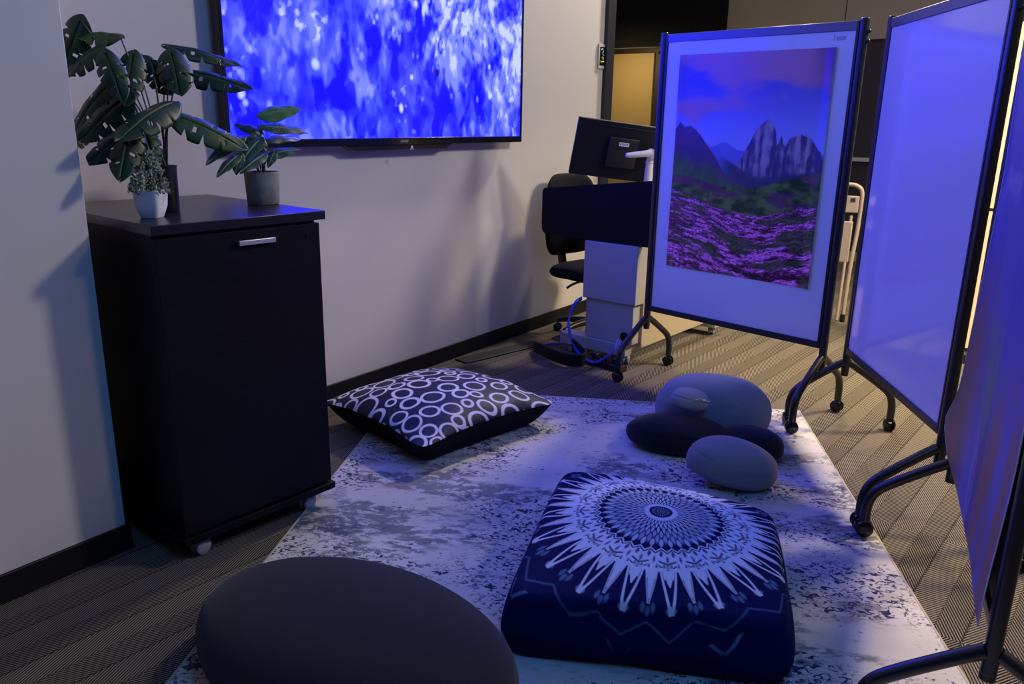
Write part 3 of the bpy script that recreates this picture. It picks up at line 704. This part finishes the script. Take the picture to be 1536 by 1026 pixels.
B(-.12, .12, -.10, .10, .375, .415).build('tilt_mechanism', M['blackpl'], ch, bevel=.01)
MB().tube([(0, .08, .39), (-.02, .20, .385), (-.03, .27, .37)], .008, 8, smooth=4).build('lever', M['blackpl'], ch, smooth=60)
MB().lathe([(.028, .10), (.028, .26), (.018, .262), (.018, .38)], 16).build('gas_column', M['blackpl'], ch, smooth=40)
for k in range(5):
    a = k*2*math.pi/5+.3
    MB().tube([(0, 0, .105), (.15*math.cos(a), .15*math.sin(a), .095), (.245*math.cos(a), .245*math.sin(a), .075)], lambda t: .026-.010*t, 10).build('base_arm', M['blackpl'], ch, smooth=60)
    caster(ch, .245*math.cos(a), .245*math.sin(a), M['blackpl'], .027, .0006, a)

# ------------------------------------------------------------------ cables on the floor
cb = thing('network_cable_bundle', 'bright blue cables looping from the podium base to the floor', 'cable', (4.05, 2.30, 0))
for k, (dx, dz) in enumerate(((0, 0), (-.012, .006), (.004, .012), (-.006, -.004))):
    MB().tube([(.095+dx*.3, .108, .36+dz), (.03+dx, .120+dx, .33+dz), (-.035+dx, .115, .22+dz), (-.05+dx, .06, .10+dz*.5), (-.07+dx, -.02, .045+dz*.4), (-.075+dx, -.11, .035+dz*.5), (-.04+dx, -.18, .09+dz), (.035, -.19+dx, .155+dz)], .0042, 8, smooth=8).build('cable', M['blue'], cb, smooth=60)
def floor_cable(label, loc, pts):
    t = thing('floor_network_cable', label, 'cable', loc)
    for k in range(2):
        MB().tube([(x_, y_, z_+.0092*k) for x_, y_, z_ in pts], .0045, 8, smooth=8).build('cable', M['blue'], t, smooth=60)
floor_cable('blue cable pair between the baseboard and the ring patterned cushion', (2.5, 2.93, 0), [(-.35, .012, .0055), (.0, .012, .0055), (.22, .008, .0055), (.33, .025, .0055)])
floor_cable('short blue cable pair on the carpet left of the podium base', (4.14, 2.68, 0), [(-.03, .02, .0055), (.04, -.02, .012), (.12, -.07, .010), (.16, -.12, .0055)])
sl = thing('cable_sleeve', 'wide black fabric cable sleeve curling on the carpet by the podium', 'cable sleeve', (3.95, 2.25, 0))
def ribbon(pts, w_, name, parent, m):
    pts = [Vector(p) for p in pts]; q = []
    for i in range(len(pts)-1):
        p0 = pts[max(i-1, 0)]; p1 = pts[i]; p2 = pts[i+1]; p3 = pts[min(i+2, len(pts)-1)]
        for t in range(8):
            t /= 8; q.append(.5*((2*p1)+(-p0+p2)*t+(2*p0-5*p1+4*p2-p3)*t*t+(-p0+3*p1-3*p2+p3)*t**3))
    q.append(pts[-1]); P = []
    for i, p in enumerate(q):
        d = (q[min(i+1, len(q)-1)]-q[max(i-1, 0)]).normalized(); wv = w_(i/(len(q)-1))
        P.append([tuple(p+wv*(j/6-.5)) for j in range(7)])
    return grid_obj(name, np.array(P), None, m, parent, thick=.006)
wf = lambda t: Vector((-.02-.03*t, -.03+.02*t, .085*math.sin(min(1, t*1.6)*math.pi/2)+.012))*1.0
ribbon([(.10, .44, .02), (.03, .36, .045), (-.05, .22, .055), (-.09, .08, .055), (-.05, .00, .055), (.02, .01, .06), (.05, .07, .08), (.06, .13, .11)], lambda t: Vector((-.03, -.02, .085)), 'sleeve', sl, M['sleeve'])
ps = thing('power_strip', 'black power strip and plugs under the podium base bar', 'power strip', (4.03, 2.18, 0), math.radians(80))
B(-.16, .14, -.03, .03, .0006, .04).build('strip_body', M['blackpl'], ps, bevel=.006)
for q in (-.10, -.03, .05):
    B(q-.02, q+.02, -.022, .022, .0405, .075).build('plug', M['blackpl'], ps, bevel=.006)
cc_ = thing('cable_cover', 'flat black cable cover strip on the carpet along the wall', 'cable cover', (3.92, 2.82, 0), math.radians(-12))
B(-.36, .30, -.055, .055, .0005, .010).build('strip', M['sleeve'], cc_, bevel=.004)

# ------------------------------------------------------------------ folding chair behind the boards
fch = thing('folding_chair', 'beige metal folding chair standing folded behind the whiteboards', 'chair', (6.115, 1.40, 0), math.radians(8))
for yy in (-.055, .30):
    pass
MB().tube([(.0, -.08, .03), (.03, -.085, .40), (.06, -.10, .70), (.065, -.10, .93), (.065, -.06, .99), (.065, .02, 1.0), (.065, .22, 1.0), (.065, .30, .99), (.065, .34, .93), (.06, .34, .70), (.03, .325, .40), (.0, .32, .03)], .014, 12, smooth=6).build('tube_frame', M['tanmetal'], fch, smooth=60)
B(.05, .066, -.085, .325, .80, .92).build('backrest', M['tanmetal'], fch, bevel=.006)
B(.015, .04, -.065, .305, .44, .74).build('seat', M['tanmetal'], fch, bevel=.008)
B(.046, .0495, -.06, -.03, .88, .905).build('maker_label', M['trim'], fch)
for yy in (-.08, .32): MB().lathe([(.018, .0005), (.019, .03), (.016, .06)], 12, Matrix.Translation((0, yy, 0))).build('rubber_foot', M['blackpl'], fch, smooth=40)
for yy in (-.045, .285): MB().tube([(-.05, yy, .02), (.02, yy, .40), (.05, yy, .78)], .011, 10).build('rear_leg', M['tanmetal'], fch, smooth=60)

# ------------------------------------------------------------------ floor cushions
def ring_grid(T, K, pe):
    t = np.linspace(0, 1, T)[:, None]; th = np.linspace(0, 2*np.pi, K, endpoint=False)[None, :]
    cx_, sy_ = np.cos(th), np.sin(th)
    nrm = (np.abs(cx_)**pe+np.abs(sy_)**pe)**(1/pe)
    return t, th, cx_/nrm, sy_/nrm       # unit super-square
def bil(cn, a, b):
    u = (a+1)/2; v = (b+1)/2; cn = [np.array(q) for q in cn]
    return (cn[0][None, None]*((1-u)*(1-v))[..., None]+cn[1][None, None]*(u*(1-v))[..., None]+cn[2][None, None]*(u*v)[..., None]+cn[3][None, None]*((1-u)*v)[..., None])

# mandala floor cushion (boxed): a right, b away from the viewer
cn = [(1.515, 1.085), (1.845, .415), (2.460, .660), (2.325, 1.395)]
T, K = 260, 1200
t, th, ux, uy = ring_grid(T, K, 12)
tt = t*1.62+0*th                                  # path length from the centre; 1 = top edge
edge = .93
arc = np.clip((tt-edge)/.14, 0, 1)
R_ = np.where(tt < edge, tt, edge+.07*np.sin(arc*np.pi/2)*1.0); drop = np.where(tt < edge, 0, .028*(1-np.cos(arc*np.pi/2)))
down = np.clip((tt-1.07)/.45, 0, 1); drop = drop+down*.145; inn = np.clip((tt-1.52)/.10, 0, 1)
bulge = .055*np.sin(down*np.pi); R_ = (R_+bulge*(tt > 1.07))*(1-.12*inn)
a = ux*R_; b = uy*R_
puff = .045*(1-np.clip(np.abs(a), 0, 1)**2.5)*(1-np.clip(np.abs(b), 0, 1)**2.5)
wr = .010*(fbm(a*2.3+4, b*2.3+7, 3, 3)-.5)+.006*np.sin(down*9+a*5)*(down > 0)*(down < 1)
crn = (np.abs(a*b)**2)
z = .188-drop+puff+wr-.020*crn*(down < 1)
P2 = bil(cn, a+.012*(fbm(a*3, b*3+down*2, 2, 9)-.5), b+.012*(fbm(a*3+9, b*3+down*2, 2, 19)-.5))
z = np.maximum(z, 0)+RUGZ*0
P = np.concatenate([P2, (z-z.min()*0+.013*0)[..., None]], -1); zmin = P[..., 2].min(); P[..., 2] += RUGZ+.0006-zmin
# pattern
sc = tt*ux/np.maximum(np.abs(ux), 1e-9)*0+1
ea_, eb_ = ux*tt, uy*tt
mx, my = (ea_-.02)/1.12, (eb_-.21)/np.where(eb_ < .21, 1.27, 1.08)
rr = np.hypot(mx, my); ph = np.arctan2(my, mx)+math.pi/2
N = 40
f = lambda k, o=0: np.abs(((ph*k/(2*math.pi)+o) % 1)*2-1)       # 1 at the spoke, 0 half way between
g = lambda k, o=0: 1-f(k, o)
navy = np.array((.003, .005, .062)); teal = np.array((.11, .19, .34)); whitec = np.array((.62, .66, .80))
w_ = np.zeros_like(rr); tl = np.zeros_like(rr)
def band(r0, r1, s_=.006): return ss(r0-s_, r0+s_, rr)*ss(r1+s_, r1-s_, rr)
def dia(k, o, r0, r1, wid, s_=.13):
    x_ = (rr-r0)/(r1-r0); prof = wid*np.sin(np.clip(x_, 0, 1)*math.pi)**.9
    return ss(prof+s_, prof-s_, g(k, o))*((x_ > 0) & (x_ < 1))
mxm = np.maximum
w_ = mxm(w_, .28*ss(.045, .035, rr)*(.6+.4*np.sin(rr*300))); w_ = mxm(w_, .35*dia(20, 0, .04, .072, .5))
w_ = mxm(w_, ss(.080, .088, rr-.008*f(N))*ss(.122, .112, rr-.018*g(N)))
for i, (r0, r1) in enumerate(((.118, .18), (.155, .23), (.20, .29), (.255, .34), (.305, .40), (.355, .445))):
    w_ = mxm(w_, dia(N, .5*(i % 2), r0, r1, .50)*(1, .9, .8, .55, .45, .75)[i])
tl = mxm(tl, band(.26, .40, .03)*.35); tl = mxm(tl, dia(N, 0, .30, .42, .7)*.5)
w_ = mxm(w_, ss(.010, .005, np.abs(rr-(.455+.035*f(N))))*.9)
z0_ = .475+.035*f(N)
body = ss(z0_-.004, z0_+.006, rr)*ss(.68, .665, rr)
hole = mxm(dia(N, .5, .48, .545, .30), mxm(ss(.012, .006, np.abs(rr-(.565+.045*f(N/2, .5)))), ss(.010, .005, np.abs(rr-(.60+.06*f(N/2, .5)))))*ss(.75, .55, g(N/2, .5)))
hole = mxm(hole, dia(N, 0, .53, .60, .22)*.9); hole = mxm(hole, dia(N*2, .5, .60, .70, .35)*.9); hole = mxm(hole, dia(N/2, .5, .60, .72, .30)*.55)
w_ = mxm(w_, body*(1-.88*hole))
def spike(k, o, r0, r1, wid): return ss(.10, -.02, g(k, o)-wid*np.clip(1-(rr-r0)/(r1-r0), 0, 1))*(rr > r0)*(rr < r1)
w_ = mxm(w_, spike(N, 0, .66, .80, .75)*.95); w_ = mxm(w_, spike(N*2, .5, .64, .745, .7)*.9); w_ = mxm(w_, spike(N/2, 0, .66, .88, .25)*.9)
def vee(k, o, r0, r1, wid, th_): return ss(th_*1.5, th_*.7, np.abs(g(k, o)-wid*np.clip(1-(rr-r0)/(r1-r0), 0, 1)-th_))*(rr > r0)*(rr < r1+.02)
w_ = mxm(w_, vee(N/2, .5, .64, .97, .45, .055)*.95); w_ = mxm(w_, dia(N/2, .5, .935, .99, .16)*.9)
w_ = mxm(w_, vee(N/2, 0, .66, .90, .34, .035)*.6)
for o_ in (.11, 0, -.11): tl = mxm(tl, dia(N/2, o_, .93-.2*abs(o_), 1.0-.2*abs(o_), .10, .05)*.75)
tl = mxm(tl, ss(.012, .006, np.abs(rr-(1.04+.10*f(N/2, .5))))*.40)
tl = mxm(tl, vee(N/4, .25, 1.19, 1.29, .20, .035)*.8)
C = navy+0*rr[..., None]; C = lerp(C, teal, np.clip(tl, 0, 1)); C = lerp(C, whitec, np.clip(w_, 0, 1))
fade = ss(1.38, 1.15, tt)[..., None]; C = C*fade+navy*(1-fade)
M['mandala'] = attr_mat('mandala_print_cotton', .9, sheen=0, spec=.12, bump=(600, .3, .0008))
mc = thing('mandala_floor_cushion', 'square navy floor cushion printed with a large white mandala', 'cushion', (2.02, .88, 0))
P[..., 0] -= 2.02; P[..., 1] -= .88
grid_obj('cushion_cover', np.swapaxes(P, 0, 1), np.swapaxes(C, 0, 1), M['mandala'], mc, closed_u=True)
m_in = P[-1][::30].tolist()
MB().prism([(q[0], q[1]) for q in m_in], RUGZ+.0008, RUGZ+.01).build('underside', M['charcoal2'], mc)
pz = [(P[132, k]*np.array((1.003, 1.003, 1))).tolist() for k in list(range(0, 1200, 10))+[0]]

# circle patterned pillow
cn = [(2.225, 2.010), (3.05, 1.865), (3.15, 2.60), (2.36, 2.78)]
T, K = 170, 900
t, th, ux, uy = ring_grid(T, K, 14)
tt = t+0*th; cornerness = (np.abs(ux*uy))**3
shrink = 1-.085*(1-cornerness)*tt**3
a = ux*tt*shrink; b = uy*tt*shrink
d_in = 1-tt
prof = np.clip((1-np.abs(ux*tt)**2.3)*(1-np.abs(uy*tt)**2.3), 0, 1)**.72
wr = .020*(fbm(a*2.2+3, b*2.2+1, 2, 2)-.5)*ss(1, .8, tt)
seam = .125-.025*cornerness*tt**2
zt = seam+.10*prof+wr
zb = seam*np.clip((tt-.74)/.26, 0, 1)**1.7
P2 = bil(cn, a, b)
rs = np.random.RandomState(12); cs = []
tries = 0
while tries < 9000:
    tries += 1
    r = .085+.05*rs.rand() if tries < 5500 else .055+.03*rs.rand(); p_ = rs.uniform(-1.02, 1.02, 2)
    if all(math.hypot(p_[0]-q[0], p_[1]-q[1]) > r+q[2]+.016 for q in cs): cs.append((p_[0], p_[1], r))
ring = np.zeros_like(a); aw = a+.02*(fbm(a*6, b*6, 2, 5)-.5); bw = b+.02*(fbm(a*6+7, b*6, 2, 6)-.5)
for (px, py, r) in cs:
    an = rs.rand()*3.14; e1 = 1+.12*rs.rand(); dx, dy = aw-px, bw-py
    q = np.hypot((dx*math.cos(an)+dy*math.sin(an))*e1, (-dx*math.sin(an)+dy*math.cos(an))/e1**.5)
    off = .006*rs.rand(); ring = np.maximum(ring, ss(.0165, .0100, np.abs(q-r)-off))
C = lerp((.005, .008, .034), (.74, .71, .74), ring)
M['circles'] = attr_mat('circle_print_satin', .55, sheen=0, spec=.25, bump=(300, .2, .0008))
pl = thing('circle_print_cushion', 'large navy cushion with white hand drawn rings and black underside', 'cushion', (2.75, 2.31, 0))
O3 = np.array((2.75, 2.31, 0))
Pt = np.concatenate([P2, (zt+RUGZ)[..., None]], -1)-O3; Pb = np.concatenate([P2, (zb+RUGZ+.0015)[..., None]], -1)-O3
grid_obj('cushion_top', np.swapaxes(Pt, 0, 1), np.swapaxes(C, 0, 1), M['circles'], pl, closed_u=True)
grid_obj('cushion_underside', np.swapaxes(Pb, 0, 1)[::3, ::3], None, M['fabblack'], pl, closed_u=True)

# ------------------------------------------------------------------ pebble cushions
def pebble(name, label, loc, ax, rotz, m, tilt=(0, 0), e=2.3, seed=0, flat=.55, lump=.05, slope=0, hump=0, cat='cushion', group=None, stitches=None):
    nu, nv = 96, 60; P = np.zeros((nu, nv, 3))
    th = np.linspace(0, 2*np.pi, nu, endpoint=False)[:, None]; ph_ = np.linspace(-np.pi/2, np.pi/2, nv)[None, :]
    cp_, sp_ = np.abs(np.cos(ph_))**(2/e)+0*th, np.sign(np.sin(ph_))*np.abs(np.sin(ph_))**(2/e)+0*th
    X = np.cos(th)*cp_; Y = np.sin(th)*cp_; Z = sp_
    n_ = (fbm(X*1.1+3+seed, Y*1.1+Z*.6+5, 2, seed)-.5)*2*lump
    sc_ = 1+n_+.10*X*(.5 if seed % 2 else -.5)
    X = X*ax[0]*(1+n_); Y = Y*ax[1]*sc_; Z = Z*ax[2]*(1+n_)*(1-slope*X/ax[0])*(1+hump*np.exp(-((X/ax[0]+.60)**2+(Y/ax[1]-.35)**2)/.16))
    Z = np.where(Z < 0, -ax[2]*np.tanh(np.abs(Z)/ax[2]*1.0/flat)*flat, Z)
    fold = .004*np.exp(-((Z-ax[2]*(.25+.12*np.sin(th*2+seed)))/.004)**2)*ss(.2, .6, vn(th*2+0*Z, 0*Z, seed))
    X = X*(1-fold/ax[0]); Y = Y*(1-fold/ax[1])
    R_ = Matrix.Rotation(rotz, 3, 'Z') @ Matrix.Rotation(tilt[0], 3, 'Y') @ Matrix.Rotation(tilt[1], 3, 'X')
    P = np.stack([X, Y, Z], -1) @ np.array(R_).T
    t = thing(name, label, cat, loc, 0, group)
    P[..., 2] += 0
    zmin = P[..., 2].min(); 
    grid_obj('cushion_cover', P, None, m, t, closed_u=True)
    t['zmin'] = float(zmin); del t['zmin']
    return t, zmin
big, zb_ = pebble('pebble_floor_cushion', 'huge charcoal pebble shaped cushion nearest the camera on the rug edge', (1.21, 1.361, .16), (.489, .322, .134), math.radians(-92.9), M['charcoal'], e=2.05, seed=3, flat=.75, lump=.03, slope=-.285, hump=0)
big.location.z = RUGZ+.0008-zb_
gb, z_ = pebble('pebble_cushion', 'large blue-grey pebble cushion propped up behind the dark pebble cushions', (3.37, 1.235, .2), (.262, .125, .165), math.radians(-62), M['greyfab'], tilt=(math.radians(3), math.radians(-12)), seed=2, flat=.9)
gb.location.z = RUGZ+.0008-z_
dl, z_ = pebble('pebble_cushion', 'near-black oval pebble cushion left of the light grey one', (3.13, 1.30, .1), (.225, .13, .088), math.radians(-66), M['charcoal2'], seed=5, flat=.8)
dl.location.z = RUGZ+.0008-z_
dr_, z_ = pebble('pebble_cushion', 'near-black pebble cushion behind and right of the light grey one', (3.235, 1.01, .1), (.15, .105, .08), math.radians(-72), M['charcoal2'], seed=8, flat=.8)
dr_.location.z = RUGZ+.0008-z_
lg, z_ = pebble('pebble_cushion', 'light grey egg shaped pebble cushion in front of the pebble pile', (2.925, .975, .1), (.185, .125, .105), math.radians(-62), M['greyfab2'], tilt=(math.radians(10), 0), seed=7, flat=.75)
lg.location.z = RUGZ+.0008-z_
sm, z_ = pebble('pebble_cushion', 'smallest grey pebble cushion resting on top of the near-black oval one', (3.165, 1.27, .235), (.085, .055, .055), math.radians(-62), M['greyfab'], tilt=(math.radians(6), 0), seed=6, flat=.9)
MB().tube([(0, -.0, 0), (.02, .012, .001), (.045, .004, 0), (.03, -.012, .004), (.062, -.01, -.002)], .0017, 6, smooth=4).build('white_tag_loop', M['tagw'], sm, loc=(-.055, -.048, .028), rotz=math.radians(-60))
MB().prism([(0, 0), (.012, .006), (.05, -.006), (.046, -.014)], 0, .0015, Matrix.Rotation(math.radians(60), 4, 'X')).build('white_tag', M['tagw'], gb, loc=(-.16, .14, .04), rotz=math.radians(-60))
